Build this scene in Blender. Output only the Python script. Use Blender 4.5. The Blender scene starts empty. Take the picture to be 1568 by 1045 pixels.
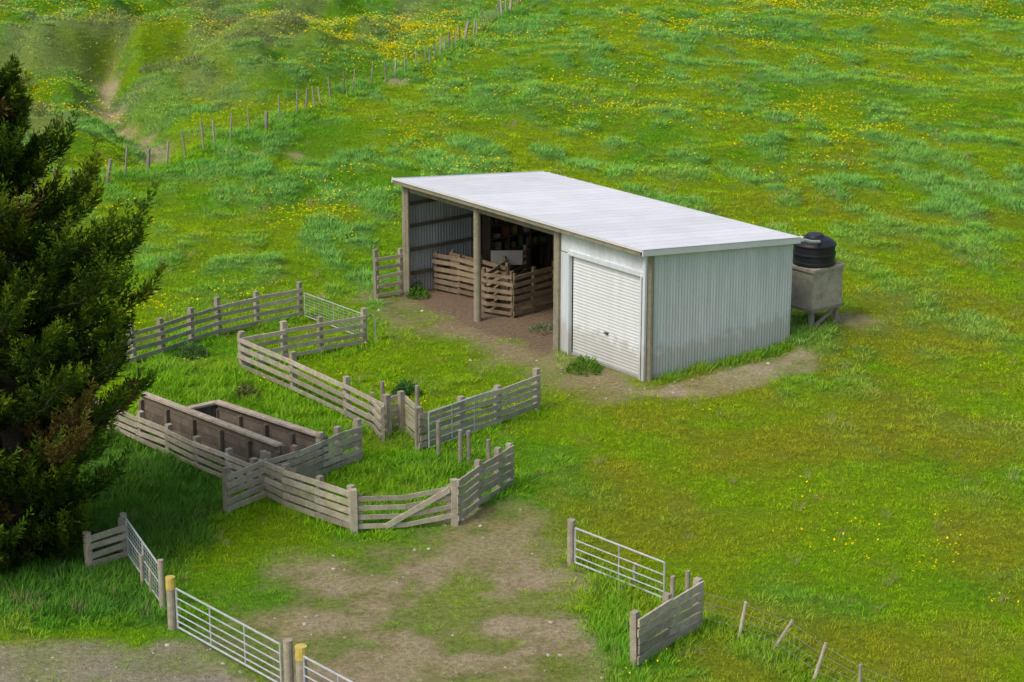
import bpy, math, random, bmesh
import numpy as np
from mathutils import Vector
random.seed(7); rng=np.random.default_rng(11)
SC=bpy.context.scene
rad=math.radians

# ------------------------------------------------------------------ noise
def vn(x,y,s=0):
    x=np.asarray(x,float); y=np.asarray(y,float)
    xi=np.floor(x).astype(np.int64); yi=np.floor(y).astype(np.int64)
    fx=x-xi; fy=y-yi; fx=fx*fx*(3-2*fx); fy=fy*fy*(3-2*fy)
    def H(a,b):
        h=(a*374761393+b*668265263+s*144269504)&0xffffffff
        h=((h^(h>>13))*1274126177)&0xffffffff
        return (h^(h>>16))/4294967295.
    a=H(xi,yi);b=H(xi+1,yi);c=H(xi,yi+1);d=H(xi+1,yi+1)
    return (a*(1-fx)+b*fx)*(1-fy)+(c*(1-fx)+d*fx)*fy
def fbm(x,y,s=0,o=3):
    t=0;a=.5;n=0
    for i in range(o):
        t=t+a*vn(x*2**i+17.3*i,y*2**i-9.1*i,s+i*7); n+=a; a*=.55
    return t/n
def ss(a,b,v):
    t=np.clip((v-a)/(b-a),0,1); return t*t*(3-2*t)
def polysd(x,y,P):
    P=np.array(P,float); n=len(P); d=np.full(x.shape,1e9); ins=np.zeros(x.shape,bool)
    for i in range(n):
        a=P[i];b=P[(i+1)%n]; e=b-a
        wx=x-a[0];wy=y-a[1]
        t=np.clip((wx*e[0]+wy*e[1])/(e@e),0,1)
        d=np.minimum(d,(wx-t*e[0])**2+(wy-t*e[1])**2)
        c=(a[1]>y)!=(b[1]>y)
        with np.errstate(divide='ignore',invalid='ignore'):
            xx=(b[0]-a[0])*(y-a[1])/((b[1]-a[1]) if b[1]!=a[1] else 1e-9)+a[0]
        ins^=(c&(x<xx))
    d=np.sqrt(d); return np.where(ins,-d,d)
def lined(x,y,P):
    d=np.full(x.shape,1e9)
    for a,b in zip(P[:-1],P[1:]):
        a=np.array(a,float);b=np.array(b,float);e=b-a
        wx=x-a[0];wy=y-a[1]
        t=np.clip((wx*e[0]+wy*e[1])/(e@e),0,1)
        d=np.minimum(d,(wx-t*e[0])**2+(wy-t*e[1])**2)
    return np.sqrt(d)

# ------------------------------------------------------------------ layout (metres)
A=np.array([3.34,49.55]); PH=.8993
DU=np.array([-math.cos(PH),math.sin(PH)]); DV=np.array([math.sin(PH),math.cos(PH)])
L=10.33;W=5.1;HF=3.4;HB=2.87
def S(u,v,z=0.): 
    q=A+DU*u+DV*v; return Vector((q[0],q[1],z))
def S2(u,v): 
    q=A+DU*u+DV*v; return (q[0],q[1])
F1=[(-10.9,49.3),(-9.74,51.1),(-9.12,51.84),(-8.5,52.75),(-7.87,53.55),(-6.95,54.42),(-5.85,55.25)]
F2=[(-6.86,50.5),(-5.87,51.26),(-4.98,51.9),(-3.92,52.6)]
F3=[(-6.86,50.5),(-5.38,48.73),(-3.91,46.74),(-2.86,45.3)]
F3b=[(-2.86,45.3),(-2.55,45.55),(-2.11,44.45)]
F4=[(-2.11,44.45),(-1.2,45.35),(-.35,46.2),(.6,47.31)]
F5=[(-1.17,40.01),(-.74,41.0),(-.31,41.7),(-.04,42.17)]
F6=[(-3.14,39.45),(-1.24,39.98)]
F7=[(-5.95,40.56),(-5.26,41.5),(-4.72,40.9),(-3.96,40.19),(-3.24,39.55)]
F8=[(-5.2,41.55),(-4.68,42.05),(-4.18,42.77),(-3.82,43.26),(-3.42,43.72)]
F10=[(-9.9,46.3),(-9.05,45.5),(-8.48,44.85),(-7.72,44.1),(-6.92,43.15),(-6.12,42.35),(-5.5,41.75)]
RW1=[(-8.5,45.5),(-4.98,41.98)]
RW2=[(-6.77,45.1),(-4.15,42.75)]
RW3=[(-7.5,44.55),(-6.77,45.1)]
BRp=[(2.17,33.32),(2.76,34.12),(3.39,34.9)]
BRg=[(1.18,37.85),(2.92,36.0)]
WF=[(3.39,34.9),(4.09,34.45),(4.57,33.85),(5.18,32.68),(5.87,31.93),(6.9,30.6)]
HFN=[(-16.5,67.5),(-14.29,71.97),(-13.33,74.48),(-12.21,77.04),(-11.42,78.88),(-9.78,82.13),(-8.91,84.5),(-7.48,89.47),(-5.69,92.77),(-4.1,97.22),(-2.64,103.77),(-1.33,109.79),(.23,118.12),(1.6,127)]
STR=[(-20.6,106),(-19.7,99),(-18.6,95),(-17.9,91.5),(-16.2,88.71),(-15.3,85.5),(-14.4,82.5),(-13.9,79.5),(-13.9,76.0)]
TREE=(-9.8,38.2)
D_main=[(-1.6,40.2),(-.5,41.3),(.75,41.0),(1.1,38),(1.25,35.5),(1.0,28),(-5.0,28),(-5.1,33),(-4.6,36.2),(-3.8,38.0),(-2.2,38.8)]
D_track=[(-14,34.6),(-9.1,34.0),(-6.3,34.3),(-4.6,33.3),(-3.2,31),(-3,26),(-14,26)]
D_apron=[(2.7,49.0),(3.1,48.1),(4.6,48.1),(5.6,48.5),(7.4,50.3),(8.2,51.7),(7.5,52.3),(3.6,49.15)]
D_tank=[(7.6,53.2),(9.2,53.2),(10.6,54.8),(10.9,56.6),(9.6,56.4),(8.6,55.8)]
D_front=[(-4.3,57.3),(-3.4,55.4),(-1.9,53.6),(-.5,51.4),(.6,49.4),(1.9,47.6),(3.2,48.3),(3.6,49.3),S2(9.6,.3)]
D_shed=[S2(3.4,-.5),S2(L,-.3),S2(L,W),S2(3.4,W)]

def leftof(x,y): return -(x-np.interp(y,[p[1] for p in HFN],[p[0] for p in HFN]))
def fields(x,y):
    x=np.asarray(x,float);y=np.asarray(y,float)
    nb=fbm(x/15,y/15,3); nm=fbm(x/4,y/4,21); ns=fbm(x/.9,y/.9,41); nt=fbm(x/.28,y/.28,61,2)
    e=(fbm(x/1.1,y/1.1,81)-.5)
    def dm(P,w,amp): return ss(w,-w,polysd(x,y,P)+e*amp)
    gap=ss(.36,.62,fbm(x/1.7,y/1.7,91)*.6+ns*.4)
    main=dm(D_main,1.0,2.8)*(.42+.56*ss(.36,.54,ns*.6+nt*.2+nm*.2))
    track=dm(D_track,.35,1.2)*(.65+.35*gap)
    apron=dm(D_apron,.25,1.1)*(.65+.35*gap)
    tank=dm(D_tank,.7,1.6)*.75*gap
    front=dm(D_front,.7,2.0)*(.55+.43*gap)
    shed=ss(.25,-.1,polysd(x,y,D_shed)+e*.5)
    T=np.zeros_like(x)
    for P,w,a in ((F1,.5,.55),(F2,.45,.6),(F3,.5,.65),(F4,.45,.55),(F5,.5,.75),(F6,.35,.5),(F7,.45,.55),(F8,.5,.65),(F10,.8,.85),(BRp,.5,.7),(BRg,.45,.7),(WF,.45,.6),(HFN,1.0,.45),([S2(-.18,.3),S2(-.16,5.2)],.26,1.0),([S2(3.1,-.3),S2(2.6,-.3)],.3,.9),([(2.0,36.8),(1.75,34.4),(2.1,32.0)],.6,.85)):
        d=lined(x,y,P); T=np.maximum(T,a*ss(w*1.6,w*.25,d+e*.5))
    race=[(-8.9,46.3),(-5.4,42.3),(-3.3,43.8),(-3.7,45.2),(-3.0,45.6),(-6.6,50.3),(-9.9,50.6)]
    T=np.maximum(T,.75*ss(.3,-.3,polysd(x,y,race)+e*.6)*(.6+.6*ns))
    holding=[(-5.2,41.4),(-3.1,39.6),(-1.2,40.1),(-.1,42.1),(-.9,43.8),(-2.1,44.4),(-3.3,43.6)]
    T=np.maximum(T,.62*ss(.3,-.3,polysd(x,y,holding)+e*.6)*(.6+.6*ns))
    pen=[(-6.8,50.4),(-3.9,52.6),(.5,47.4),(-2.1,44.6),(-2.9,45.5)]
    T=np.maximum(T,.35*ss(.5,-.6,polysd(x,y,pen)+e*1.4)*ss(.35,.6,nm*.5+ns*.5))
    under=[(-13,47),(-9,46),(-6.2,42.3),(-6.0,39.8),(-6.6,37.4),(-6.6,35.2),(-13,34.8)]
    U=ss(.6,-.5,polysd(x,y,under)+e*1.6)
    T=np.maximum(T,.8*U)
    bare=np.maximum.reduce([main,track*1.0,apron,front*.95,shed,tank])
    wl=ss(.5,.2,lined(x,y,[S2(-.18,.5),S2(-.16,5.2)])+e*.5)
    bare=bare*(1-wl*.9)
    T=T*(1-np.clip(apron*(1-wl)+shed*1.2,0,1))*(1-.8*track)*(1-.6*main)
    reg=ss(49,60,y+x*.35)*(.45+.75*ss(.33,.58,nb)) + .22*ss(.4,.6,nm)
    cl=ss(.50,.62,fbm((x+.25*y)/.95,y/1.7,121,3)*.76+ns*.24)*np.clip(reg,0,1)
    cl=cl*(1-bare)
    gd=lined(x,y,STR)
    return dict(nb=nb,nm=nm,ns=ns,nt=nt,main=main,track=track,apron=apron,tank=tank,front=front,shed=shed,T=T,U=U,bare=bare,cl=cl,gd=gd,e=e)

def height(x,y,f):
    far=ss(56,80,y)
    z=far*((fbm(x/11,y/11,201)-.5)*1.5+(fbm(x/3.2,y/3.2,211)-.5)*.75)
    fd=lined(x,y,HFN); z=z*ss(.2,6,fd)
    lo=leftof(x,y); left=ss(0,9,lo)*ss(66,80,y)
    z=z-left*1.0+left*ss(.4,.66,fbm(x/6.5,y/9,231))*1.6+left*(fbm(x/1.9,y/2.6,241)-.5)*.9
    # incised stream with a raised spur on its right bank
    z=z-1.0*ss(1.9,.1,f['gd']+f['e']*.8)*ss(74,79,y)
    spur=np.exp(-((x+12.3)/3.4)**2-((y-102)/9)**2)
    z=z+2.6*spur+(fbm(x/1.3,y/1.8,251)-.5)*1.0*spur
    z=z+f['cl']*.17+(f['ns']-.5)*.10*(1-f['shed'])*(1-.6*f['apron'])
    z=z+np.clip(y-116,0,None)*.10*ss(116,135,y)
    z=np.where(y>124,np.minimum(z,60),z)
    z=z+np.clip(np.abs(x)-45,0,None)*.06
    z=z-f['main']*.03+f['main']*(f['nt']-.5)*.03
    return z
def mix(a,b,t): 
    t=t[...,None]; return a*(1-t)+b*t
C=lambda *v: np.array(v,float)
def color(x,y,f):
    one=np.ones(x.shape+(1,))
    c=mix(C(.220,.385,.005)*one,C(.125,.33,.009)*one,ss(.40,.62,f['nm']*.55+f['nb']*.45))
    yel=ss(.46,.66,fbm(x/7,y/9,301))*ss(55,75,y)
    c=mix(c,C(.29,.41,.005)*one,yel*.6)
    br=ss(.46,.64,fbm(x/2.4,y/2.8,331)*.6+fbm(x/9,y/9,341)*.4)*ss(-2,3,x)*ss(100,45,y)
    c=mix(c,C(.31,.285,.02)*one,br*.62)
    c=mix(c,C(.29,.31,.04)*one,ss(.58,.75,f['ns'])*.35)
    c=mix(c,C(.155,.36,.075)*one,f['cl']*.9)
    c=mix(c,C(.11,.31,.03)*one,np.clip(f['T'],0,1)*.7)
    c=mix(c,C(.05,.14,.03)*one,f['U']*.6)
    gl=ss(2,7,leftof(x,y))*ss(76,88,y)*ss(.45,.62,fbm(x/3,y/5,361))
    gl=np.maximum(gl,np.exp(-((x+12.5)/3.6)**2-((y-103)/10)**2)*ss(.35,.55,fbm(x/1.5,y/2.5,365)))
    c=mix(c,C(.25,.31,.12)*one,gl*.6)
    er=ss(.8,.15,f['gd']+f['e']*1.0)*ss(80,84,y)*(.45+.55*ss(.38,.58,fbm(x/2,y/2,371)))
    er=np.maximum(er,ss(1.0,.3,np.hypot((x+18.4)/1.2,(y-94.5)/3.6)+f['e']*1.3))
    for sx_,sy_,sr in((-8.2,78.2,.5),(-9.9,77.6,.6),(-5.2,93.0,.7),(-3.2,106,.7),(-1.0,116.5,1.0)):
        er=np.maximum(er,.8*ss(1,.3,np.hypot((x-sx_)/sr,(y-sy_)/sr/1.3)+f['e']))
    gcol=c.copy()
    soil=mix(C(.33,.255,.145)*one,C(.45,.37,.235)*one,ss(.38,.65,f['ns']*.6+f['nt']*.4))
    soil=mix(soil,C(.27,.28,.07)*one,ss(.48,.64,f['nm'])*.45)
    soil=mix(soil,mix(C(.30,.26,.20)*one,C(.42,.37,.29)*one,f['nt']),f['track'])
    soil=mix(soil,C(.34,.265,.165)*one,f['front']*.7)
    soil=mix(soil,C(.55,.46,.31)*one,f['apron']*(.4+.6*f['ns']))
    soil=mix(soil,C(.27,.20,.135)*one,f['shed'])
    b=np.clip(f['bare'],0,1)
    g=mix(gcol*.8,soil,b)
    g=mix(g,C(.52,.42,.27)*one,er*.85)
    return g,gcol,er

# ------------------------------------------------------------------ node helpers
def newmat(name):
    m=bpy.data.materials.new(name); m.use_nodes=True
    nt=m.node_tree; nt.nodes.clear(); o=nt.nodes.new('ShaderNodeOutputMaterial')
    return m,nt,o
def principled(nt,o,rough=.6,metal=0.,spec=.3):
    p=nt.nodes.new('ShaderNodeBsdfPrincipled'); p.inputs['Roughness'].default_value=rough
    p.inputs['Metallic'].default_value=metal; p.inputs['Specular IOR Level'].default_value=spec
    nt.links.new(p.outputs[0],o.inputs[0]); return p
def ramp(nt,fac,stops):
    r=nt.nodes.new('ShaderNodeValToRGB'); e=r.color_ramp.elements
    while len(e)<len(stops): e.new(.5)
    for i,(p,c) in enumerate(stops):
        e[i].position=p; e[i].color=(*c,1) if len(c)==3 else c
    nt.links.new(fac,r.inputs[0]); return r.outputs[0]
def mixc(nt,fac,a,b,bt='MIX'):
    m=nt.nodes.new('ShaderNodeMix'); m.data_type='RGBA'; m.blend_type=bt
    for s,v in ((m.inputs[0],fac),(m.inputs[6],a),(m.inputs[7],b)):
        if isinstance(v,bpy.types.NodeSocket): nt.links.new(v,s)
        elif isinstance(v,(int,float)): s.default_value=v
        else: s.default_value=(*v,1)
    return m.outputs[2]
def noise(nt,scale,detail=4,vec=None,rough=.6,mapping=None):
    tc=nt.nodes.new('ShaderNodeNewGeometry'); v=tc.outputs['Position']
    if mapping:
        mp=nt.nodes.new('ShaderNodeMapping'); mp.inputs['Scale'].default_value=mapping; nt.links.new(v,mp.inputs[0]); v=mp.outputs[0]
    n=nt.nodes.new('ShaderNodeTexNoise'); n.inputs['Scale'].default_value=scale; n.inputs['Detail'].default_value=detail; n.inputs['Roughness'].default_value=rough
    nt.links.new(v,n.inputs[0]); return n.outputs[0]
def bump(nt,h,p,st=.4,dist=.02):
    b=nt.nodes.new('ShaderNodeBump'); b.inputs['Strength'].default_value=st; b.inputs['Distance'].default_value=dist
    nt.links.new(h,b.inputs['Height']); nt.links.new(b.outputs[0],p.inputs['Normal'])
def attr(nt,name,t='GEOMETRY'):
    a=nt.nodes.new('ShaderNodeAttribute'); a.attribute_name=name; a.attribute_type=t; return a

def m_ground():
    m,nt,o=newmat('ground_pasture'); p=principled(nt,o,.95,0,.1)
    g=attr(nt,'gcol').outputs['Color']
    n1=noise(nt,9,4,rough=.7); n2=noise(nt,38,2,rough=.7)
    v=ramp(nt,n1,[(.3,(.6,.6,.6)),(.7,(1.25,1.25,1.25))])
    c=mixc(nt,1.0,g,v,'MULTIPLY')
    v2=ramp(nt,n2,[(.3,(.72,.72,.72)),(.7,(1.2,1.2,1.2))])
    c=mixc(nt,1.0,c,v2,'MULTIPLY')
    nt.links.new(c,p.inputs['Base Color'])
    ad=nt.nodes.new('ShaderNodeMath'); ad.operation='ADD'; nt.links.new(n1,ad.inputs[0]); nt.links.new(n2,ad.inputs[1])
    bump(nt,ad.outputs[0],p,.9,.05)
    return m
def m_inst(name,rough=.6):
    m,nt,o=newmat(name)
    c=attr(nt,'tcol','INSTANCER').outputs['Color']; b=attr(nt,'bv').outputs['Color']
    c=mixc(nt,1.0,c,b,'MULTIPLY')
    d=nt.nodes.new('ShaderNodeBsdfDiffuse'); nt.links.new(c,d.inputs[0]); nt.links.new(d.outputs[0],o.inputs[0])
    return m
def m_leaf(name,translucent=.25):
    m,nt,o=newmat(name); c=attr(nt,'bv').outputs['Color']
    d=nt.nodes.new('ShaderNodeBsdfDiffuse'); nt.links.new(c,d.inputs[0])
    t=nt.nodes.new('ShaderNodeBsdfTranslucent'); nt.links.new(c,t.inputs[0])
    mx=nt.nodes.new('ShaderNodeMixShader'); mx.inputs[0].default_value=translucent
    nt.links.new(d.outputs[0],mx.inputs[1]); nt.links.new(t.outputs[0],mx.inputs[2]); nt.links.new(mx.outputs[0],o.inputs[0])
    return m
def m_wood(name,c1,c2,lich=(.44,.44,.30)):
    m,nt,o=newmat(name); p=principled(nt,o,.9,0,.15)
    b=attr(nt,'bv').outputs['Color']
    n1=noise(nt,5,5,rough=.7); n2=noise(nt,30,3,mapping=(1,1,3))
    c=ramp(nt,n1,[(.3,c1),(.7,c2)])
    c=mixc(nt,ramp(nt,noise(nt,2.3,3),[(.55,(0,0,0)),(.72,(.6,.6,.6))]),c,lich)
    c=mixc(nt,1.0,c,ramp(nt,n2,[(.25,(.6,.6,.6)),(.7,(1.15,1.15,1.15))]),'MULTIPLY')
    c=mixc(nt,1.0,c,b,'MULTIPLY')
    nt.links.new(c,p.inputs['Base Color']); bump(nt,n2,p,.5,.01)
    return m
def m_metal(name,col,dirt=(.36,.33,.26),rough=.45,metal=.25,zdirt=True,streak=.35,mp=(2.2,2.2,.25)):
    m,nt,o=newmat(name); p=principled(nt,o,rough,metal,.4)
    b=attr(nt,'bv').outputs['Color']
    s=noise(nt,1.6,5,mapping=mp,rough=.65)
    c=mixc(nt,1.0,col,ramp(nt,s,[(.3,(1-streak,)*3),(.65,(1.05,)*3)]),'MULTIPLY')
    c=mixc(nt,1.0,c,b,'MULTIPLY')
    if zdirt:
        g=nt.nodes.new('ShaderNodeNewGeometry'); sx=nt.nodes.new('ShaderNodeSeparateXYZ'); nt.links.new(g.outputs['Position'],sx.inputs[0])
        ns=noise(nt,3.5,4)
        a=nt.nodes.new('ShaderNodeMath'); a.operation='MULTIPLY_ADD'; a.inputs[1].default_value=-1.2; nt.links.new(ns,a.inputs[0]); nt.links.new(sx.outputs[2],a.inputs[2])
        f=ramp(nt,a.outputs[0],[(0,(.45,)*3),(.3,(0,0,0))])
        c=mixc(nt,f,c,dirt)
    nt.links.new(c,p.inputs['Base Color'])
    return m
def m_plain(name,col,rough=.6,metal=0,var=.3,scale=8):
    m,nt,o=newmat(name); p=principled(nt,o,rough,metal,.35)
    c=mixc(nt,1.0,col,ramp(nt,noise(nt,scale,5),[(.3,(1-var,)*3),(.7,(1+var*.4,)*3)]),'MULTIPLY')
    c=mixc(nt,1.0,c,attr(nt,'bv').outputs['Color'],'MULTIPLY')
    nt.links.new(c,p.inputs['Base Color']); return m

M_ground=m_ground(); M_grass=m_inst('grass_blades'); M_flower=m_inst('buttercup_petals'); M_stone=m_inst('stone')
M_tree=m_leaf('conifer_foliage',.15); M_weed=m_leaf('weed_leaves',.3)
M_bark=m_wood('bark',(.08,.06,.045),(.17,.13,.10),(.15,.15,.09))
M_rail=m_wood('weathered_rails',(.40,.35,.26),(.66,.60,.47))
M_railb=m_wood('brown_rails',(.24,.18,.115),(.42,.33,.22),(.28,.23,.16))
M_dark=m_wood('dark_race_timber',(.16,.13,.10),(.29,.245,.19),(.22,.22,.15))
M_post=m_wood('shed_timber',(.27,.24,.17),(.42,.38,.28))
M_galv=m_plain('galvanised_steel',(.62,.65,.67),.4,.3,.2)
M_wall=m_metal('zincalume_wall',(.66,.71,.735),streak=.15,metal=.05)
M_front=m_metal('painted_front_cladding',(.71,.76,.80),streak=.12,metal=.05)
M_door=m_metal('roller_door_paint',(.77,.80,.83),streak=.06,metal=.05)
M_roof=m_metal('roof_iron',(.80,.81,.83),zdirt=False,streak=.07,rough=.5,metal=.0,mp=(.5,.5,1))
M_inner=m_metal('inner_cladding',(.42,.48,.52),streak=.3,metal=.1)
M_conc=m_wood('tank_concrete',(.40,.35,.26),(.58,.53,.42),(.24,.22,.15))
M_black=m_plain('black_plastic',(.022,.024,.028),.4,0,.2)
M_white=m_plain('white_plastic',(.75,.75,.72),.5,0,.1)
M_yellow=m_plain('yellow_paint',(.70,.54,.13),.6,0,.3)

# ------------------------------------------------------------------ mesh builder
class MB:
    def __init__(s): s.v=[];s.f=[];s.c=[];s.m=[]
    def box(s,c,ax,ay,az,b=None,m=0):
        c=Vector(c); b=b if b is not None else random.uniform(.72,1.15); i=len(s.v)
        for sx,sy,sz in((-1,-1,-1),(1,-1,-1),(1,1,-1),(-1,1,-1),(-1,-1,1),(1,-1,1),(1,1,1),(-1,1,1)):
            s.v.append(c+ax*sx+ay*sy+az*sz); s.c.append((b,)*3 if not isinstance(b,tuple) else b)
        for q in((0,3,2,1),(4,5,6,7),(0,1,5,4),(1,2,6,5),(2,3,7,6),(3,0,4,7)): s.f.append([i+k for k in q]); s.m.append(m)
    def beam(s,p,q,w,h,b=None,m=0,up=Vector((0,0,1))):
        p=Vector(p);q=Vector(q);d=(q-p); l=d.length; d.normalize()
        n=d.cross(up)
        if n.length<1e-3: n=d.cross(Vector((1,0,0)))
        n.normalize(); u=n.cross(d)
        s.box((p+q)/2,d*l/2,n*w/2,u*h/2,b,m)
    def cyl(s,p,q,r,r2=None,n=8,b=None,m=0,caps=True):
        p=Vector(p);q=Vector(q);r2=r if r2 is None else r2; d=(q-p).normalized()
        a=d.orthogonal().normalized(); e=d.cross(a); i=len(s.v); b=b if b is not None else random.uniform(.8,1.1)
        for P,R in((p,r),(q,r2)):
            for k in range(n):
                t=2*math.pi*k/n; s.v.append(P+(a*math.cos(t)+e*math.sin(t))*R); s.c.append((b,)*3)
        for k in range(n):
            s.f.append([i+k,i+(k+1)%n,i+n+(k+1)%n,i+n+k]); s.m.append(m)
        if caps: s.f.append([i+k for k in range(n)][::-1]); s.m.append(m); s.f.append([i+n+k for k in range(n)]); s.m.append(m)
    def lathe(s,c,prof,n=28,b=1.,m=0):
        c=Vector(c); i=len(s.v)
        for r,z in prof:
            for k in range(n):
                t=2*math.pi*k/n; s.v.append(c+Vector((math.cos(t)*r,math.sin(t)*r,z))); s.c.append((b,)*3)
        for j in range(len(prof)-1):
            for k in range(n):
                s.f.append([i+j*n+k,i+j*n+(k+1)%n,i+(j+1)*n+(k+1)%n,i+(j+1)*n+k]); s.m.append(m)
        s.f.append([i+(len(prof)-1)*n+k for k in range(n)]); s.m.append(m)
    def grid(s,P,b=None,m=0):
        i=len(s.v); R=len(P);K=len(P[0])
        for r in range(R):
            for k in range(K):
                s.v.append(P[r][k]); bb=1. if b is None else b[k]; s.c.append((bb,)*3)
        for r in range(R-1):
            for k in range(K-1):
                s.f.append([i+r*K+k,i+r*K+k+1,i+(r+1)*K+k+1,i+(r+1)*K+k]); s.m.append(m)
    def obj(s,name,mats,parent=None,smooth=False):
        me=bpy.data.meshes.new(name); me.from_pydata([tuple(v) for v in s.v],[],s.f)
        if not isinstance(mats,(list,tuple)): mats=[mats]
        for mt in mats: me.materials.append(mt)
        me.polygons.foreach_set('material_index',s.m)
        if smooth: me.polygons.foreach_set('use_smooth',[True]*len(s.f))
        a=me.attributes.new('bv','FLOAT_COLOR','POINT')
        cc=np.ones((len(s.c),4)); cc[:,:3]=np.array(s.c); a.data.foreach_set('color',cc.ravel())
        o=bpy.data.objects.new(name,me); SC.collection.objects.link(o)
        if parent: o.parent=parent
        return o
def empty(name):
    e=bpy.data.objects.new(name,None); SC.collection.objects.link(e); return e
def npmesh(name,V,F4,col,mat,link=True,smooth=False,F=4):
    me=bpy.data.meshes.new(name); n=len(V); k=len(F4)
    me.vertices.add(n); me.vertices.foreach_set('co',np.asarray(V,np.float32).ravel())
    me.loops.add(k*F); me.loops.foreach_set('vertex_index',np.asarray(F4,np.int32).ravel())
    me.polygons.add(k); me.polygons.foreach_set('loop_start',np.arange(0,k*F,F,dtype=np.int32)); me.polygons.foreach_set('loop_total',np.full(k,F,np.int32))
    if smooth: me.polygons.foreach_set('use_smooth',np.ones(k,bool))
    me.update(calc_edges=True)
    if mat: me.materials.append(mat)
    if col is not None:
        a=me.attributes.new('bv','FLOAT_COLOR','POINT'); c=np.ones((n,4)); c[:,:3]=col; a.data.foreach_set('color',c.ravel().astype(np.float32))
    o=bpy.data.objects.new(name,me)
    if link: SC.collection.objects.link(o)
    return o

# ------------------------------------------------------------------ ground
xs=np.concatenate([-np.geomspace(40.5,1500,26)[::-1],np.arange(-40,36.01,.22),np.geomspace(36.5,1500,26)])
ys=[-60,-30,-10,5,15,20,24]
y=26.
while y<150: ys.append(y); y+=.0050*y
ys=np.array(ys+list(np.geomspace(152,2200,30)))
X,Y=np.meshgrid(xs,ys); f=fields(X,Y); Z=height(X,Y,f)
gc,_,er=color(X,Y,f)
nx=len(xs);ny=len(ys)
idx=np.arange(nx*ny).reshape(ny,nx)
Fq=np.stack([idx[:-1,:-1],idx[:-1,1:],idx[1:,1:],idx[1:,:-1]],-1).reshape(-1,4)
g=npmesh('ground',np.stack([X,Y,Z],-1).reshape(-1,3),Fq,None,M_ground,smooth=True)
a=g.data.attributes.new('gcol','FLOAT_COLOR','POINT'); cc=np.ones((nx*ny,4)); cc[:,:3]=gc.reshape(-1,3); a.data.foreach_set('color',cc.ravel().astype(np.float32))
def gz(x,y):
    X=np.array([float(x)]);Y=np.array([float(y)]); return float(height(X,Y,fields(X,Y))[0])

# ------------------------------------------------------------------ scatter
def scatter(name,P,idx,rot,scl,col,coll):
    me=bpy.data.meshes.new(name); n=len(P); me.vertices.add(n); me.vertices.foreach_set('co',P.astype(np.float32).ravel())
    a=me.attributes.new('idx','INT','POINT'); a.data.foreach_set('value',idx.astype(np.int32))
    for nm,v in(('rot',rot),('scl',scl)):
        a=me.attributes.new(nm,'FLOAT_VECTOR','POINT'); a.data.foreach_set('vector',v.astype(np.float32).ravel())
    a=me.attributes.new('tcol','FLOAT_COLOR','POINT'); c=np.ones((n,4));c[:,:3]=col; a.data.foreach_set('color',c.astype(np.float32).ravel())
    o=bpy.data.objects.new(name,me); SC.collection.objects.link(o)
    ng=bpy.data.node_groups.new(name+'_gn','GeometryNodeTree')
    ng.interface.new_socket('Geometry',in_out='INPUT',socket_type='NodeSocketGeometry'); ng.interface.new_socket('Geometry',in_out='OUTPUT',socket_type='NodeSocketGeometry')
    gi=ng.nodes.new('NodeGroupInput');go=ng.nodes.new('NodeGroupOutput')
    ip=ng.nodes.new('GeometryNodeInstanceOnPoints'); ci=ng.nodes.new('GeometryNodeCollectionInfo')
    ci.inputs['Collection'].default_value=coll; ci.inputs['Separate Children'].default_value=True; ci.inputs['Reset Children'].default_value=True
    ng.links.new(gi.outputs[0],ip.inputs['Points']); ng.links.new(ci.outputs[0],ip.inputs['Instance']); ip.inputs['Pick Instance'].default_value=True
    for nm,dt,so in(('idx','INT','Instance Index'),('rot','FLOAT_VECTOR','Rotation'),('scl','FLOAT_VECTOR','Scale')):
        na=ng.nodes.new('GeometryNodeInputNamedAttribute'); na.data_type=dt; na.inputs['Name'].default_value=nm
        ng.links.new([q for q in na.outputs if q.enabled][0],ip.inputs[so])
    ng.links.new(ip.outputs[0],go.inputs[0])
    md=o.modifiers.new('scatter','NODES'); md.node_group=ng
    return o
def tuft(name,nb,R,H,wd,bend,lean,seed,seg=2):
    r=np.random.default_rng(seed); V=[];Fc=[];Cc=[]
    for i in range(nb):
        a=r.uniform(0,6.28); q=R*math.sqrt(r.uniform(0,1)); bx,by=q*math.cos(a),q*math.sin(a)
        h=H*r.uniform(.55,1.1); oa=a+r.normal(0,.7); out=bend*h*r.uniform(.3,1.1)
        dx=math.cos(oa)*out+lean*h; dy=math.sin(oa)*out
        w=wd*r.uniform(.7,1.3); wa=r.uniform(0,6.28); wx,wy=math.cos(wa)*w/2,math.sin(wa)*w/2
        c=r.uniform(.75,1.25); tint=np.array([c*r.uniform(.9,1.15),c,c*r.uniform(.8,1.1)])
        k=len(V)
        for t,ww in (((0,1),(.5,.9),(1,.15)) if seg==2 else ((0,1),(1,.3))):
            px=bx+dx*t**1.7; py=by+dy*t**1.7; pz=h*(t-.25*bend*t*t)-.01
            V+= [(px-wx*ww,py-wy*ww,pz),(px+wx*ww,py+wy*ww,pz)]; Cc+=[tint*(.9+.2*t)]*2
        Fc+=[(k,k+1,k+3,k+2)]
        if seg==2: Fc+=[(k+2,k+3,k+5,k+4)]
    return npmesh(name,np.array(V),np.array(Fc),np.array(Cc),M_grass,link=False)
gcoll=bpy.data.collections.new('grass_tufts')
for i in range(3): gcoll.objects.link(tuft('a%d_short_tuft'%i,24,.19,.07,.012,1.0,.1,i,1))
for i in range(3): gcoll.objects.link(tuft('b%d_long_tuft'%i,34,.20,.22,.012,.7,.3,10+i))
for i in range(2): gcoll.objects.link(tuft('c%d_dry_tuft'%i,16,.10,.30,.007,.5,.2,20+i))
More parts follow.
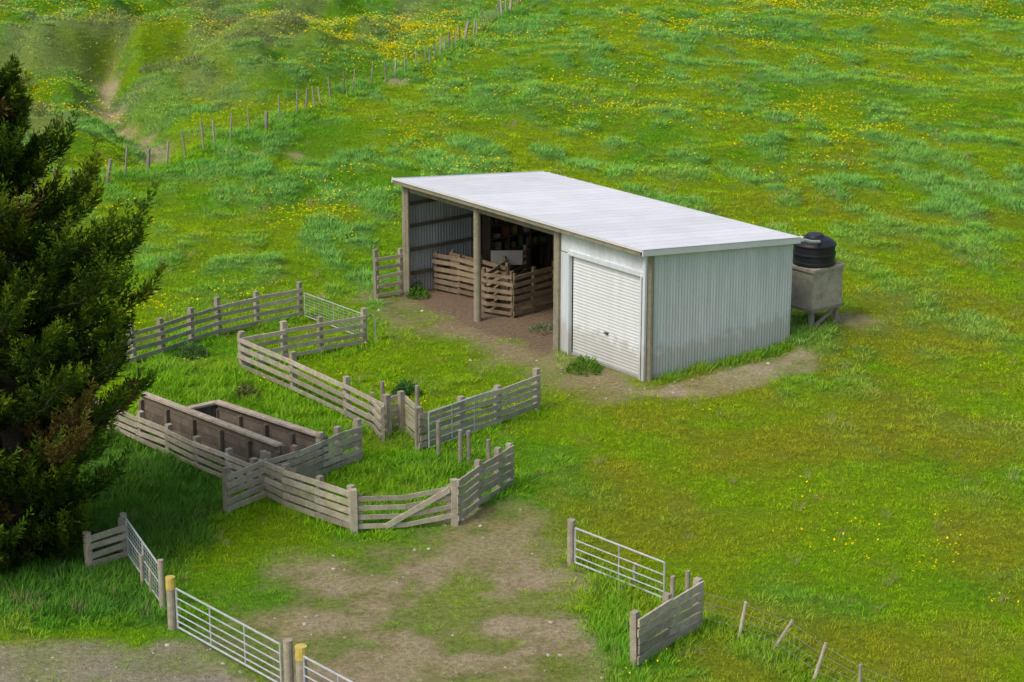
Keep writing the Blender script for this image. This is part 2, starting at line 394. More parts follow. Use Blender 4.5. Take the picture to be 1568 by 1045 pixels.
def sample(dens,y0,y1,mg=4):
    Xs=[];Ys=[]
    yy=y0
    while yy<y1:
        w=.262*(yy+1)+mg; n=int(2*w*2*dens(yy+1)); Xs.append(rng.uniform(-w,w,n)); Ys.append(rng.uniform(yy,yy+2,n)); yy+=2
    return np.concatenate(Xs),np.concatenate(Ys)
x,y=sample(lambda y:44*(38/y)**1.25,28,144,3)
m_=(y<124)|(x<-2); x=x[m_];y=y[m_]
f=fields(x,y); 
bare=np.clip(f['bare'],0,1); tall=np.clip(f['T']+f['cl']*.6,0,1)
keep=rng.uniform(0,1,len(x))>np.clip(bare*1.05-.02,0,.985)
keep&=(tall>.15)|(rng.uniform(0,1,len(x))<.72)
keep&=~((polysd(x,y,[S2(0,0),S2(L,0),S2(L,W),S2(0,W)])<.03)&(rng.uniform(0,1,len(x))<.997))
_,gcol,er=color(x,y,f); keep&=rng.uniform(0,1,len(x))>er*.9
x=x[keep];y=y[keep];gcol=gcol[keep];tall=tall[keep];f={k:v[keep] for k,v in f.items()}
z=height(x,y,f); n=len(x)
typ=(rng.uniform(0,1,n)<tall*1.1).astype(int)
ids=np.where(typ==1,3+rng.integers(0,3,n),rng.integers(0,3,n))
dry=(rng.uniform(0,1,n)<.008+.05*f['U']*(f['ns']>.5)); ids=np.where(dry,6+rng.integers(0,2,n),ids)
ds=(np.clip(y,30,130)/39)**np.where(typ==1,.42,.58)
h=np.where(typ==1,.42+.72*tall,.65+.7*f['ns'])*rng.uniform(.75,1.25,n)
h*=np.where(f['bare']>.3,.5,1)
scl=np.stack([ds,ds,h*ds**.35],-1)
rot=np.stack([rng.normal(0,.12,n),rng.normal(0,.12,n),np.where(typ==1,rng.normal(.4,.8,n),rng.uniform(0,6.28,n))],-1)
col=gcol*rng.uniform(.85,1.2,(n,1))*np.stack([rng.uniform(.85,1.15,n),np.ones(n),rng.uniform(.7,1.4,n)],-1)*1.24
col[dry]=C(.36,.33,.17)
scatter('grass',np.stack([x,y,z],-1),ids,rot,scl,col,gcoll)
# buttercups
fc=bpy.data.collections.new('buttercup_heads')
for i in range(3):
    V=[];Fc=[];r=np.random.default_rng(50+i)
    for k in range(12):
        px,py=r.normal(0,.26,2); pz=r.uniform(.10,.2); s=r.uniform(.015,.026); b=len(V); a=r.uniform(0,6.28); tx,ty=r.normal(0,.4,2)
        for j in range(4):
            ox,oy=s*math.cos(a+j*1.57),s*math.sin(a+j*1.57); V.append((px+ox,py+oy,pz+ox*tx+oy*ty))
        Fc.append((b,b+1,b+2,b+3))
    fc.objects.link(npmesh('f%d_flowers'%i,np.array(V),np.array(Fc),np.ones((len(V),3)),M_flower,link=False))
x,y=sample(lambda y:4.6,30,134,2)
f=fields(x,y); dn=ss(.54,.72,fbm(x/3.0,y/4.5,401)*.6+fbm(x/14,y/18,411)*.4)
dn=dn*(.05+.95*ss(62,90,y))*.5+.004
def blob(cx,cy,rx,ry): return np.exp(-((x-cx)/rx)**2-((y-cy)/ry)**2)
dn=dn+(2.6*blob(-6.5,109,3.8,9)+1.5*blob(-9.5,56,1.3,1.3)+.9*blob(-6.5,69,2.0,3.5)+.6*blob(-1,72,1.6,2.5)+.9*blob(17,120,5,5)+.10*blob(-3,48.5,2,2)+.18*blob(8,38,2.5,2.5)+1.0*blob(-22,92,3,5)+.5*blob(4,88,4,5)+.4*blob(10,75,2,3)+1.1*blob(-24,116,5,5)+.3*blob(8,63,2,3))*ss(.35,.6,fbm(x/1.4,y/2.2,421))*1.2
dn*=(1-np.clip(f['bare']*1.3,0,1))
k=rng.uniform(0,1,len(x))<dn; x=x[k];y=y[k]; f={a:v[k] for a,v in f.items()}; n=len(x); z=height(x,y,f)
sc=(np.clip(y,30,130)/43)**.7
scatter('buttercups',np.stack([x,y,z],-1),rng.integers(0,3,n),np.stack([np.zeros(n),np.zeros(n),rng.uniform(0,6.28,n)],-1),np.stack([sc,sc,np.ones(n)*1.1],-1),C(.88,.68,.005)*rng.uniform(.8,1.1,(n,1)),fc)
# stones
stc=bpy.data.collections.new('stones')
for i in range(3):
    bm=bmesh.new(); bmesh.ops.create_icosphere(bm,subdivisions=1,radius=1)
    r=random.Random(i)
    for v in bm.verts: v.co*=r.uniform(.7,1.2); v.co.z*=.55
    me=bpy.data.meshes.new('s'); bm.to_mesh(me); bm.free(); me.materials.append(M_stone)
    a=me.attributes.new('bv','FLOAT_COLOR','POINT'); a.data.foreach_set('color',[1.]*4*len(me.vertices))
    stc.objects.link(bpy.data.objects.new('s%d_stone'%i,me))
x,y=sample(lambda y:20,28,60,2)
f=fields(x,y); k=rng.uniform(0,1,len(x))<np.clip(f['main']*.4+f['track']*.9+f['apron']*.6+f['front']*.4,0,1)*(1-f['shed']); x=x[k];y=y[k];f={a:v[k] for a,v in f.items()};n=len(x)
s=.010+.045*rng.uniform(0,1,n)**6
scatter('gravel',np.stack([x,y,height(x,y,f)+s*.2],-1),rng.integers(0,3,n),rng.uniform(-.4,.4,(n,3))+np.stack([0*x,0*x,rng.uniform(0,6,n)],-1),np.stack([s,s,s],-1),C(.47,.42,.34)*rng.uniform(.6,1.3,(n,1)),stc)

# ------------------------------------------------------------------ fences
Zv=Vector((0,0,1))
def V3(p,z=0.): return Vector((p[0],p[1],z))
def rail_fence(name,pts,h=.92,n=4,bh=.11,side=1,zbot=.14,mat=M_rail,postw=.13,posth=1.0,cap=False,parent=None):
    b=MB()
    for i,p in enumerate(pts):
        ph=posth*random.uniform(.97,1.06)
        ln=Vector((random.uniform(-.03,.03),random.uniform(-.03,.03),0))
        d=(V3(pts[min(i+1,len(pts)-1)])-V3(pts[max(i-1,0)])).normalized()
        b.beam(V3(p,-.15),V3(p,ph)+ln,postw,postw*random.uniform(.8,1.1),m=0,up=d,b=random.uniform(.6,.95))
    for p,q in zip(pts[:-1],pts[1:]):
        p=V3(p);q=V3(q); d=(q-p).normalized(); nn=Vector((d.y,-d.x,0))*side
        for k in range(n):
            z=zbot+(h-zbot-bh/2)*k/(n-1)
            off=nn*(postw/2+.022)
            j=lambda: Vector((0,0,random.uniform(-.022,.022)))
            e=random.uniform(.02,.08); th=random.uniform(.03,.04)
            b.beam(p-d*e+off+Zv*z+j(),q+d*e*.4+off+Zv*z+j(),th,bh*random.uniform(.88,1.06),b=random.uniform(.72,1.12)*(.8+.25*k/(n-1)))
        if cap: b.beam(p+Zv*(h+.03),q+Zv*(h+.03),.16,.035)
    return b.obj(name,mat,parent)
rail_fence('wooden_rail_fence',F1,h=.86,n=4)
rail_fence('wooden_rail_fence',F2,h=.86,n=4)
rail_fence('wooden_rail_fence',F3,h=.86,n=4)
rail_fence('wooden_rail_fence',F3b,h=.95,n=5,bh=.13,side=-1,posth=1.05)
rail_fence('wooden_rail_fence',F4,h=.92,n=5,bh=.12)
rail_fence('wooden_rail_fence',F5,h=.95,n=5,bh=.13,postw=.12)
rail_fence('wooden_rail_fence',F7,h=.9,n=5,bh=.12)
rail_fence('wooden_rail_fence',F8,h=.86,n=5,bh=.12)
rail_fence('wooden_rail_fence',F10,h=.70,n=4,bh=.10,posth=.78)
rail_fence('wooden_rail_fence',BRp,h=.93,n=5,bh=.145,postw=.13,posth=1.0)
rail_fence('wooden_rail_fence',[(-8.25,37.6),(-7.68,38.15)],h=.74,n=4,bh=.12,posth=.82)
rail_fence('wooden_rail_fence',[(-3.85,57.1),(-3.2,57.55)],h=1.25,n=5,bh=.1,posth=1.4)
def plank_wall(name,p,q,h,parent):
    b=MB(); p=V3(p);q=V3(q); d=(q-p).normalized(); nn=Vector((d.y,-d.x,0)); l=(q-p).length
    k=5; bh=(h-.05)/k
    for i in range(k):
        z=.06+bh*(i+.5); b.beam(p+Zv*z,q+Zv*z,.04,bh*.93)
    m=int(l/1.1)+1
    for i in range(m+1):
        c=p+d*(l*i/m); b.beam(c-nn*.09-Zv*.1,c-nn*.09+Zv*(h+.005),.1,.1,up=d)
        b.beam(c+nn*.07-Zv*.1,c+nn*.07+Zv*(h-.1),.09,.09,up=d)
    b.beam(p+Zv*(h+.035),q+Zv*(h+.035),.17,.05,b=2.4,)
    return b.obj(name,M_dark,parent)
race=empty('sheep_race')
plank_wall('outer_wall',RW1[0],RW1[1],.98,race); plank_wall('inner_wall',RW2[0],RW2[1],.92,race); plank_wall('entry_wall',RW3[0],RW3[1],.9,race)
b=MB(); b.grid([[V3(RW1[0],.05)+Vector((.1,.05,0)),V3(RW2[0],.05)],[V3(RW1[1],.05)+Vector((.05,.05,0)),V3(RW2[1],.05)]]); b.obj('race_floor',M_dark,race)
b=MB(); p=V3(F6[0]);q=V3(F6[1]); d=(q-p).normalized(); nn=Vector((d.y,-d.x,0))
for k,z in enumerate((.16,.36,.56,.76)):
    mid=(p+q)/2-Zv*.07
    b.beam(p+Zv*z,mid+Zv*z,.03,.10); b.beam(mid+Zv*z,q+Zv*(z+.03),.03,.10)
b.beam(p+d*.55+nn*.035+Zv*.10,q-d*.06+nn*.035+Zv*.78,.03,.12,b=1.15)
for t in(.03,.97): b.beam(p+(q-p)*t-nn*.035+Zv*.08,p+(q-p)*t-nn*.035+Zv*.86,.09,.03,up=nn)
b.beam(p-d*.08-Zv*.1,p-d*.08+Zv*.98,.13,.13,up=d); b.beam(q+d*.05-Zv*.1,q+d*.05+Zv*.98,.13,.13,up=d)
b.obj('wooden_brace_gate',M_rail)
b=MB()
for (px,py),hh in (((-1.65,44.02),.85),((-1.15,43.43),.85),((-.96,43.51),.8),((-.5,43.5),.6),((-2.15,44.6),1.5),((-3.05,46.6),.95)):
    b.cyl((px,py,-.1),(px+random.uniform(-.04,.04),py,hh),.055,.05,8,b=.65)
b.obj('drafting_posts',M_rail)
rail_fence('drafting_gate',[(-3.29,46.0),(-2.95,45.0)],h=.8,n=4,bh=.09,postw=.07,posth=.85)

def pipe_gate(name,p,q,z0,z1,bars,mesh=0,uprights=1,r=.02):
    b=MB(); p=V3(p);q=V3(q);d=(q-p).normalized();l=(q-p).length
    b.cyl(p+Zv*z0,p+Zv*z1,r,n=8,b=1);b.cyl(q+Zv*z0,q+Zv*z1,r,n=8,b=1)
    for t in bars:
        z=z0+(z1-z0)*t; b.cyl(p+Zv*z,q+Zv*z,r*(1 if t in(0,1) else .7),n=6,b=1)
    for i in range(uprights):
        c=p+d*l*(i+1)/(uprights+1); b.cyl(c+Zv*z0,c+Zv*z1,r*.8,n=6,b=1)
    if mesh:
        m=int(l/mesh)
        for i in range(m+1):
            c=p+d*l*i/m; b.cyl(c+Zv*z0,c+Zv*z1,.004,n=4,b=.9)
        for i in range(1,8): 
            z=z0+(z1-z0)*i/8; b.cyl(p+Zv*z,q+Zv*z,.004,n=4,b=.9)
    return b.obj(name,M_galv)
pipe_gate('steel_farm_gate',(-6.08,34.72),(-3.95,32.38),.1,.86,(0,.16,.34,.54,.76,1),uprights=2)
pipe_gate('steel_farm_gate',(-3.5,31.9),(-1.6,29.8),.1,.86,(0,.16,.34,.54,.76,1),uprights=2)
pipe_gate('steel_farm_gate',(-7.6,38.15),(-6.56,35.8),.1,.85,(0,.5,1),mesh=.15,uprights=1)
pipe_gate('steel_farm_gate',(1.24,37.78),(2.86,36.06),.08,.8,(0,.18,.4,.65,1),uprights=1)
pipe_gate('steel_farm_gate',(-1.88,44.4),(-.37,46.1),.08,.92,(0,.2,.45,.7,1),uprights=2)
pipe_gate('steel_farm_gate',(-5.71,55.1),(-3.95,53.0),.1,.75,(0,1),mesh=.22,uprights=1,r=.014)
b=MB()
for i in range(10):
    t0=math.pi*i/10*.5;t1=math.pi*(i+1)/10*.5
    P=lambda t:Vector((-3.92+.30*math.sin(t),52.7+.1*math.sin(t),.55+.35*math.cos(t)))
    b.cyl(P(t0),P(t1),.02,n=6,b=1)
b.cyl((-3.62,52.8,0),(-3.62,52.8,.55),.02,b=1); b.obj('steel_hoop',M_galv)
def gatepost(name,p,h,r,capc=False):
    b=MB(); b.cyl((p[0],p[1],-.1),(p[0],p[1],h),r,r*.96,12,b=.8)
    if capc: b.cyl((p[0],p[1],h-.22),(p[0],p[1],h+.015),r*1.06,r*1.03,12,b=1,m=1)
    return b.obj(name,[M_rail,M_yellow])
gatepost('gate_post',(-6.2,34.85),1.02,.085,True); gatepost('gate_post',(-3.8,32.25),1.0,.085); gatepost('gate_post',(-3.55,31.98),1.0,.1,True)
gatepost('gate_post',(1.16,37.9),.93,.08); gatepost('gate_post',(3.0,35.85),.62,.05); gatepost('gate_post',(3.3,36.1),.62,.05);gatepost('gate_post',(2.35,36.75),.5,.04)
gatepost('gate_post',(-6.52,35.72),1.0,.06); gatepost('gate_post',(-7.1,36.9),.6,.04); gatepost('gate_post',(-6.85,36.4),.5,.035);gatepost('gate_post',(-7.68,38.3),.9,.07)
b=MB(); tops=[]
for (bx,by),(lx,ly),hh in (((4.09,34.45),(.12,0),.72),((4.57,33.85),(.42,.05),.62),((5.18,32.68),(.22,.05),.72),((5.87,31.93),(.0,0),.7),((6.9,30.6),(.1,0),.8)):
    b.cyl((bx,by,-.1),(bx+lx,by+ly,hh),.035,.03,7); tops.append((Vector((bx,by,0)),Vector((bx+lx,by+ly,hh))))
prev=(Vector((3.39,34.9,0)),Vector((3.39,34.9,.8)))
for t in tops:
    for k in(.3,.5,.7,.92): b.cyl(prev[0].lerp(prev[1],k),t[0].lerp(t[1],k),.003,n=4,m=1,b=.6)
    prev=t
b.obj('wire_fence',[M_rail,M_galv])
b=MB()
P=[np.array(p) for p in HFN]; last=None
for a_,c_ in zip(P[:-1],P[1:]):
    l=np.linalg.norm(c_-a_); m=max(1,int(l/.95))
    for i in range(m):
        q=a_+(c_-a_)*(i+random.uniform(-.25,.25))/m; z=gz(q[0],q[1])
        hh=random.uniform(.7,1.2); lx,ly=random.gauss(0,.09),random.gauss(0,.05)
        r_=random.choice((.03,.04,.05,.08))
        b.cyl((q[0],q[1],z-.2),(q[0]+lx,q[1]+ly,z+hh),r_,r_*.9,6,b=random.uniform(.45,1.05))
        cur=Vector((q[0],q[1],z))
        if last is not None:
            for k in(.25,.5,.7): b.cyl(last+Zv*k,cur+Zv*k,.006,n=3,m=1,b=.6,caps=False)
        last=cur
b.obj('boundary_fence',[M_rail,M_galv])

# ------------------------------------------------------------------ shed
shed=empty('farm_shed')
du=Vector((DU[0],DU[1],0)); dv=Vector((DV[0],DV[1],0))
def rz(v): return HF+(HB-HF)*(v+.27)/(W+.1+.27)
def corr(name,P0,e1,L1,nrm,topf,botf,mat,pitch=.1,amp=.012,rows=1,parent=shed,sheet=.76,sv=.06,prof=None,shade=None):
    n=int(L1/pitch*8); b=MB(); rws=[]; ss_=[L1*i/n for i in range(n+1)]
    rs={}
    bb=[rs.setdefault(int(s/sheet),random.uniform(1-sv,1+sv)) for s in ss_]
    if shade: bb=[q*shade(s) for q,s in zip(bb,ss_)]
    prof=prof or (lambda s: amp*math.sin(2*math.pi*s/pitch))
    for r in range(rows+1):
        row=[]
        for s in ss_:
            lo=botf(s); hi=topf(s)
            row.append(P0+e1*s+nrm*prof(s)+lo+(hi-lo)*(r/rows))
        rws.append(row)
    b.grid(rws,bb); return b.obj(name,mat,parent,smooth=True)
z0=Vector((0,0,-.05))
corr('end_wall',S(0,.02,0),dv,W,-du,lambda s:Zv*(rz(s)-.05),lambda s:z0,M_wall,amp=.007,sv=.035)
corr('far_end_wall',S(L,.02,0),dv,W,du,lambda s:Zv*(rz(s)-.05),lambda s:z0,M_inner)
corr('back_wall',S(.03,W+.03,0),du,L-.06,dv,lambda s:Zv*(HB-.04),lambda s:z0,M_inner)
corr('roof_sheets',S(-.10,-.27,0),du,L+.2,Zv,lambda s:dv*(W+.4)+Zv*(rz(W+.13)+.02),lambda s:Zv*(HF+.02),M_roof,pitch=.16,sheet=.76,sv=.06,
     prof=lambda s:.03*abs(math.cos(math.pi*s/.38))**8, shade=lambda s:.82 if abs(math.cos(math.pi*(s-.035)/.76))>.985 else (.92 if abs(math.cos(math.pi*s/.38))>.97 else 1))  # dark lines painted along ribs and laps, standing in for weak rib shading
corr('front_header',S(.05,-.02,0),du,3.35,-dv,lambda s:Zv*(rz(0)-.06),lambda s:Zv*2.72,M_front,amp=.007)
corr('front_side_panel',S(2.98,-.02,0),du,.40,-dv,lambda s:Zv*2.7,lambda s:z0,M_front,amp=.007)
corr('roller_door',S(.24,.03,0.0),Zv,2.68,-dv,lambda s:du*2.62,lambda s:du*0,M_door,pitch=.085,amp=.0045,sheet=5)
b=MB()
b.beam(S(.14,-.04,0),S(.14,-.04,2.72),.10,.05,b=1,up=du); b.beam(S(2.92,-.04,0),S(2.92,-.04,2.72),.12,.05,b=1,up=du); b.beam(S(.09,-.045,2.74),S(2.98,-.045,2.74),.05,.12,b=1)
b.beam(S(0.03,-.05,-.05),S(0.03,-.05,rz(0)-.05),.07,.09,b=.95,up=du)
b.beam(S(1.45,-.0,.9),S(1.58,-.0,.9),.04,.05,b=.1)
b.beam(S(.24,.0,.04),S(2.86,.0,.04),.04,.06,b=.5)
b.obj('door_frame',M_front,shed)
b=MB()
b.beam(S(-.13,-.29,HF-.03),S(-.13,W+.15,rz(W+.15)-.03),.03,.15,b=.92)
b.beam(S(-.09,-.29,HF+.058),S(-.09,W+.15,rz(W+.15)+.058),.12,.012,b=1)
b.beam(S(L+.13,-.29,HF-.03),S(L+.13,W+.15,rz(W+.15)-.03),.03,.13,b=.92)
b.beam(S(-.12,W+.22,HB-.03),S(L+.1,W+.22,HB-.07),.12,.1,b=.95)
b.beam(S(-.10,-.285,HF+.022),S(L+.12,-.285,HF+.022),.012,.065,b=.9)
b.obj('roof_flashings',M_roof,shed)
b=MB()
b.beam(S(-.02,-.24,HF-.075),S(L+.08,-.24,HF-.075),.045,.10,b=.85)
b.beam(S(3.4,.02,HF-.22),S(L,.02,HF-.22),.09,.22,b=.7)
b.obj('front_fascia',M_post,shed)
b=MB()
for u,v in ((.03,.12),(3.47,0),(6.89,0),(L-.1,0)):
    b.cyl(S(u,v,-.2),S(u,v,rz(v)-.12),.11,.10,12,b=.95)
for u in(3.47,6.89,L-.1):
    b.cyl(S(u,W-.15,-.2),S(u,W-.15,HB-.1),.09,.085,10,b=.9)
    b.beam(S(u+.05,0,rz(0)-.18),S(u+.05,W,rz(W)-.18),.06,.22,b=.7)
b.beam(S(3.36,-.07,-.1),S(3.36,-.07,rz(0)-.1),.07,.12,b=.9,up=du)
b.beam(S(L-.25,-.04,-.1),S(L-.25,-.04,rz(0)-.1),.05,.12,b=.8,up=du)
for v in(.9,1.8,2.7,3.6,4.5): b.beam(S(.05,v,rz(v)-.06),S(L-.05,v,rz(v)-.06),.05,.07,b=.7)
for z in(.6,1.3,2.0,2.65):
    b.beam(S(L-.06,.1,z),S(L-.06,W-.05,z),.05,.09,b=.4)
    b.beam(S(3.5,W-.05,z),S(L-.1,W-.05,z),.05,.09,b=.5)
b.beam(S(L-.07,2.5,0),S(L-.07,2.5,rz(2.5)-.1),.12,.12,b=.6,up=du)
b.obj('timber_frame',M_post,shed)
b=MB()
for i in range(14):
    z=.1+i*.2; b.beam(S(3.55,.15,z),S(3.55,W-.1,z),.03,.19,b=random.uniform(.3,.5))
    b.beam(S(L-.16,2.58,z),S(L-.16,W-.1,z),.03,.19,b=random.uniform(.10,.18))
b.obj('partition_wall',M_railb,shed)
sh=MB(); 
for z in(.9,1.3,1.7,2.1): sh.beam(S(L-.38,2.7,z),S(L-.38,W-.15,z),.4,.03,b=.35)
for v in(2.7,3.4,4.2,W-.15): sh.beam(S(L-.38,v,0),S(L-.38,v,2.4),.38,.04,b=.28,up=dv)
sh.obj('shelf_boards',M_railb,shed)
cans=MB(); 
cols=[(.30,.09,.05),(.08,.16,.28),(.5,.5,.46),(.08,.08,.08),(.35,.30,.08),(.10,.18,.09),(.28,.28,.28),(.16,.12,.09)]
for z in(.92,1.32,1.72,2.12):
    v=2.8
    while v<4.85:
        w=random.uniform(.08,.2);hh=random.uniform(.1,.3);c=random.choice(cols)
        if random.random()<.5: cans.cyl(S(L-.42,v,z),S(L-.42,v,z+hh),w/2,n=10,b=1); cans.c[-20:]=[c]*20
        else: cans.box(S(L-.42,v,z+hh/2),du*w/2,dv*w/2,Zv*hh/2,b=c)
        v+=w+random.uniform(.03,.2)
for i in range(9):
    v=2.8+i*.25; c=random.choice(cols[3:]); cans.beam(S(L-.2,v,2.25),S(L-.2,v+random.uniform(-.1,.1),2.65),.03,.05,b=c)
cans.obj('stored_cans_and_tools',m_plain('mixed_goods',(.9,.9,.9),.5),shed)
def ipen(name,uv,h,n,bh=.12,mat=M_railb,zb=.12):
    return rail_fence(name,[S2(*q) for q in uv],h=h,n=n,bh=bh,mat=mat,posth=h+.06,postw=.09,zbot=zb)
def uv(x,y):
    d=np.array([x,y])-A; return (d@DU,d@DV)
ipen('inside_pen_rails',[(9.85,1.4),(8.7,1.5),(7.6,1.6)],1.15,6)
ipen('inside_pen_rails',[uv(-2.19,58.09),uv(-1.5,57.6),uv(-.95,57.1)],1.12,6)
ipen('inside_pen_gate',[uv(-.78,55.7),uv(.02,55.24)],1.2,6,bh=.1)
ipen('inside_pen_rails',[uv(.02,55.24),uv(.6,55.8),uv(1.2,56.4)],1.2,6)
ipen('inside_pen_rails',[uv(-.78,55.7),uv(-.2,57.2),uv(.4,58.4)],1.15,6)
b=MB(); b.beam(V3((-.6,57.2),1.2),V3((.3,57.25),1.2),.03,.42,b=.5); b.obj('feed_board',M_white,shed)
b=MB(); b.box(S(5.2,3.3,.25),du*.5,dv*.3,Zv*.25,b=.7); b.box(S(5.2,3.3,.53),du*.54,dv*.34,Zv*.03,b=.6); b.obj('wool_box',M_railb,shed)

# ------------------------------------------------------------------ water tank
tank=empty('water_tank')
u0,u1,v0,v1=.42,1.48,6.38,7.55
b=MB(); c=S((u0+u1)/2,(v0+v1)/2,1.13)
b.box(c,du*(u1-u0)/2,dv*(v1-v0)/2,Zv*.52,b=1)
b.box(c+Zv*.55,du*((u1-u0)/2+.04),dv*((v1-v0)/2+.04),Zv*.04,b=.95)
b.box(c-Zv*.55,du*((u1-u0)/2+.05),dv*((v1-v0)/2+.05),Zv*.04,b=.6)
b.obj('concrete_tank',M_conc,tank)
b=MB()
for uu in(u0+.1,u1-.1):
    for vv in(v0+.1,v1-.1):
        b.beam(S(uu,vv,-.1),S(uu,vv,.55),.12,.12,b=.7,up=du)
b.beam(S(u0+.1,v0+.15,.05),S(u0+.1,v1-.15,.5),.05,.1,b=.7); b.beam(S(u0+.1,v1+.1,-.02),S(u0+.1,v1-.2,.48),.08,.08,b=.7)
b.obj('tank_stand',M_rail,tank)
b=MB(); cc=S(.95,6.95,1.725)
pr=[(.50,0),(.585,.03),(.585,.10),(.565,.115),(.565,.27),(.59,.285),(.59,.33),(.565,.345),(.565,.52),(.59,.535),(.59,.57),(.54,.62),(.42,.70),(.26,.75),(.24,.80),(.22,.82),(.02,.83)]
b.lathe(cc,pr,36); b.obj('plastic_tank',M_black,tank)
b=MB(); b.cyl(S(-.02,W+.3,HB-.05),S(.2,W+.9,HB-.25),.04,n=10,b=1); b.cyl(S(.2,W+.9,HB-.25),S(.55,6.7,2.44),.04,n=10,b=1); b.box(S(.0,W+.28,HB-.04),du*.05,dv*.08,Zv*.06,b=1); b.obj('downpipe',M_white,tank)

# ------------------------------------------------------------------ foliage generators
def leafmesh(name,Bp,Dr,Ln,Wd,Cl,mat,link=True):
    r=rng.normal(size=Bp.shape); sd=np.cross(Dr,r); sd/=np.linalg.norm(sd,axis=1)[:,None]+1e-9
    n=len(Bp); V=np.empty((n,4,3)); V[:,0]=Bp; V[:,1]=Bp+Dr*(Ln*.45)[:,None]+sd*(Wd/2)[:,None]; V[:,2]=Bp+Dr*Ln[:,None]; V[:,3]=Bp+Dr*(Ln*.45)[:,None]-sd*(Wd/2)[:,None]
    return npmesh(name,V.reshape(-1,3),np.arange(n*4).reshape(-1,4),np.repeat(Cl,4,axis=0),mat,link)
def nrmz(v): return v/(np.linalg.norm(v,axis=-1,keepdims=True)+1e-9)
def weed(x,y,r,h,n,c,name='weed_bush'):
    a=rng.uniform(0,6.28,n);q=r*np.sqrt(rng.uniform(0,1,n));zz=h*(1-(q/r)**2)*rng.uniform(.1,1,n)
    lump=.75+.5*vn(np.cos(a)*2+x,np.sin(a)*2+y,5)
    B=np.stack([x+np.cos(a)*q*lump,y+np.sin(a)*q*lump,gz(x,y)+zz],-1)
    D=nrmz(np.stack([np.cos(a)*.6,np.sin(a)*.6,np.full(n,.7)],-1)+rng.normal(0,.5,(n,3)))
    leafmesh(name,B,D,rng.uniform(.07,.16,n),rng.uniform(.02,.05,n),C(*c)*rng.uniform(.5,1.5,(n,1)),M_weed)
weed(1.85,50.35,.40,.38,600,(.13,.28,.03)); weed(-2.75,57.4,.35,.3,400,(.11,.26,.03)); weed(-2.9,58.0,.25,.8,400,(.11,.26,.03))
weed(-8.3,51.6,.4,.4,600,(.12,.22,.07)); weed(-2.6,48.5,.35,.35,500,(.08,.19,.05)); weed(-6.5,48.3,.3,.35,400,(.2,.22,.07))
weed(.9,54.0,.4,.15,200,(.18,.28,.13))
for (wx_,wy_,wr) in((-24,99,1.2),(-20.9,108,1.5),(-17.0,101,1.1),(-13.5,105,1.2),(-12.5,99,1.0),(-15.2,109,1.3),(-14.5,95,.9),(-20.8,90,.9),(-11.0,103,.9)):
    weed(wx_,wy_,wr,wr*.55,int(900*wr),(.27,.31,.14),'tussock')

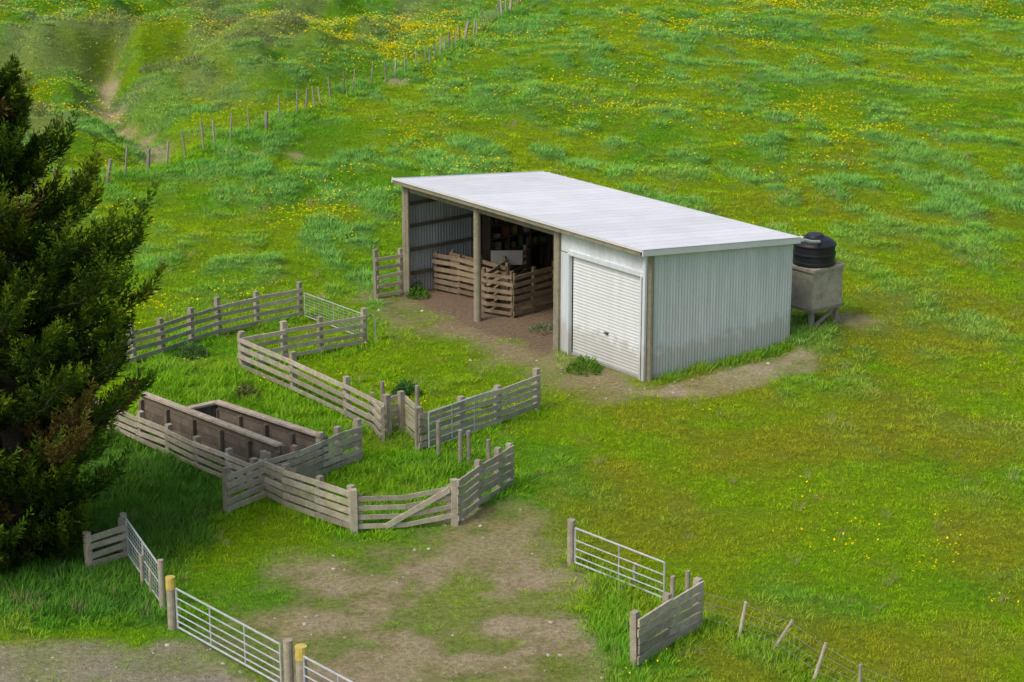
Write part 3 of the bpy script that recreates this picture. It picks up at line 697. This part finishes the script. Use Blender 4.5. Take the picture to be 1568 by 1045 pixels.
# ------------------------------------------------------------------ conifer
tree=empty('conifer_tree')
zk=[0,.4,.9,1.5,2.2,2.9,3.5,4.2,4.9,5.7,6.4,7.0,7.4,7.9,8.3,8.8,9.4,10.0]
rk=[1.2,1.35,1.6,2.0,2.35,2.4,2.75,2.5,2.3,2.75,2.6,2.45,2.1,1.4,.9,.65,.5,.1]
tb=MB(); tx,ty=TREE
pts=[Vector((tx+.12*math.sin(z*.7),ty+.1*math.cos(z*.9),z)) for z in np.linspace(-.1,9.7,14)]
for i in range(13): tb.cyl(pts[i],pts[i+1],.30*(1-i/13.5),.30*(1-(i+1)/13.5),9,b=1,caps=False)
FB=[];FD=[];FL=[];FWd=[];FC=[]
nl=215
for i in range(nl):
    z=.25+9.4*((i+random.random())/nl)**1.05
    R=np.interp(z,zk,rk)*random.choice((.55,.75,.88,1.0,1.10))*random.uniform(.93,1.06)
    az=i*2.39996+random.uniform(-.5,.5)
    o=np.array([tx,ty,z-.15*R]); 
    dirh=np.array([math.cos(az),math.sin(az),0]); rise=random.uniform(.10,.40)*R
    m=7; cp=[]
    for k in range(m+1):
        t=k/m; cp.append(o+dirh*R*t+np.array([0,0,-.12*R*math.sin(t*3.14)+rise*t**2.2])+np.array([random.uniform(-1,1),random.uniform(-1,1),random.uniform(-.5,.5)])*.04*R*t)
    for k in range(m): tb.cyl(cp[k],cp[k+1],.05*(1-k/m)+.008,.05*(1-(k+1)/m)+.006,5,b=.9,caps=False)
    cp=np.array(cp)
    hue=random.uniform(0,1)**1.2; nbr=int(10+11*R/2.5); brown=random.random()<.09; lum=random.uniform(.6,1.3)
    for j in range(nbr):
        t=.14+.86*(j/nbr)**.8; s=t*m; k=min(int(s),m-1); p=cp[k]+(cp[k+1]-cp[k])*(s-k)
        ax=nrmz(cp[k+1]-cp[k]); sidev=nrmz(np.cross(ax,[0,0,1])); sg=1 if j%2 else -1
        bd=nrmz(ax*random.uniform(.5,1.1)+sidev*sg*random.uniform(.3,1.0)+np.array([0,0,random.uniform(.05,.7)]))
        bl=(.36+.6*(1-t)**.6)*random.uniform(.6,1.35)*min(1,R/1.6+.25)
        if j>=nbr-2: bd=nrmz(ax+np.array([0,0,.5])); bl*=1.15
        q=38; tt=np.sort(rng.uniform(.05,1,q)); 
        curve=np.array([0,0,1])*(.25*bl)*(tt**2)[:,None]
        base=p+bd*bl*tt[:,None]+curve
        rv=nrmz(rng.normal(size=(q,3))); perp=nrmz(rv-(rv@bd)[:,None]*bd)
        spread=(.085*(1.15-tt))[:,None]
        D=nrmz(bd*.8+perp*.8+np.array([0,0,.2]))
        base2=base+perp*spread*.3
        for rep in range(2):
            jit=nrmz(D+rng.normal(0,.25,D.shape))
            FB.append(base2+D*(.05*rep)); FD.append(jit); FL.append((.08+.07*(1-tt))*rng.uniform(.8,1.4,q)); FWd.append(rng.uniform(.018,.036,q))
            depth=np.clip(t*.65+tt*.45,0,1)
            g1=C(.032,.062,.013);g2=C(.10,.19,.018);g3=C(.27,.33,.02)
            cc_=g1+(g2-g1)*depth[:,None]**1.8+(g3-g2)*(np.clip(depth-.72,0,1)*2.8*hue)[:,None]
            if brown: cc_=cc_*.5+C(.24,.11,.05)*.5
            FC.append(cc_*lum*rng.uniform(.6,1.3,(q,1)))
tb.obj('trunk_and_limbs',M_bark,tree,smooth=True)
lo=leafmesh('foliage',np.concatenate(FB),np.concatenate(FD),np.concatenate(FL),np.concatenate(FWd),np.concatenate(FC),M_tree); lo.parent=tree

# ------------------------------------------------------------------ light, world, camera
w=bpy.data.worlds.new('World'); SC.world=w; w.use_nodes=True; nt=w.node_tree
bg=nt.nodes['Background']; sk=nt.nodes.new('ShaderNodeTexSky'); sk.sky_type='NISHITA'; sk.sun_disc=False
el=rad(52); sd=Vector((-.62,-.55,0)).normalized()*math.cos(el)+Vector((0,0,math.sin(el)))
sk.sun_elevation=el; sk.sun_rotation=math.atan2(sd.x,sd.y); sk.air_density=1.0; sk.dust_density=4; sk.ozone_density=.6
nt.links.new(sk.outputs[0],bg.inputs[0]); bg.inputs[1].default_value=.15
sl=bpy.data.lights.new('sun','SUN'); sl.energy=1.5; sl.angle=rad(18); sl.color=(1,.93,.83)
so=bpy.data.objects.new('sun',sl); SC.collection.objects.link(so); so.rotation_euler=sd.to_track_quat('Z','Y').to_euler()
cam=bpy.data.cameras.new('camera'); cam.sensor_width=36; cam.lens=3183.73/1568*36; cam.clip_end=6000; cam.clip_start=.5
co=bpy.data.objects.new('camera',cam); SC.collection.objects.link(co); co.location=(0,0,16.0635); co.rotation_euler=(math.pi/2-.2942,0,0)
SC.camera=co
SC.view_settings.view_transform='Standard'; SC.view_settings.look='None'; SC.view_settings.exposure=0
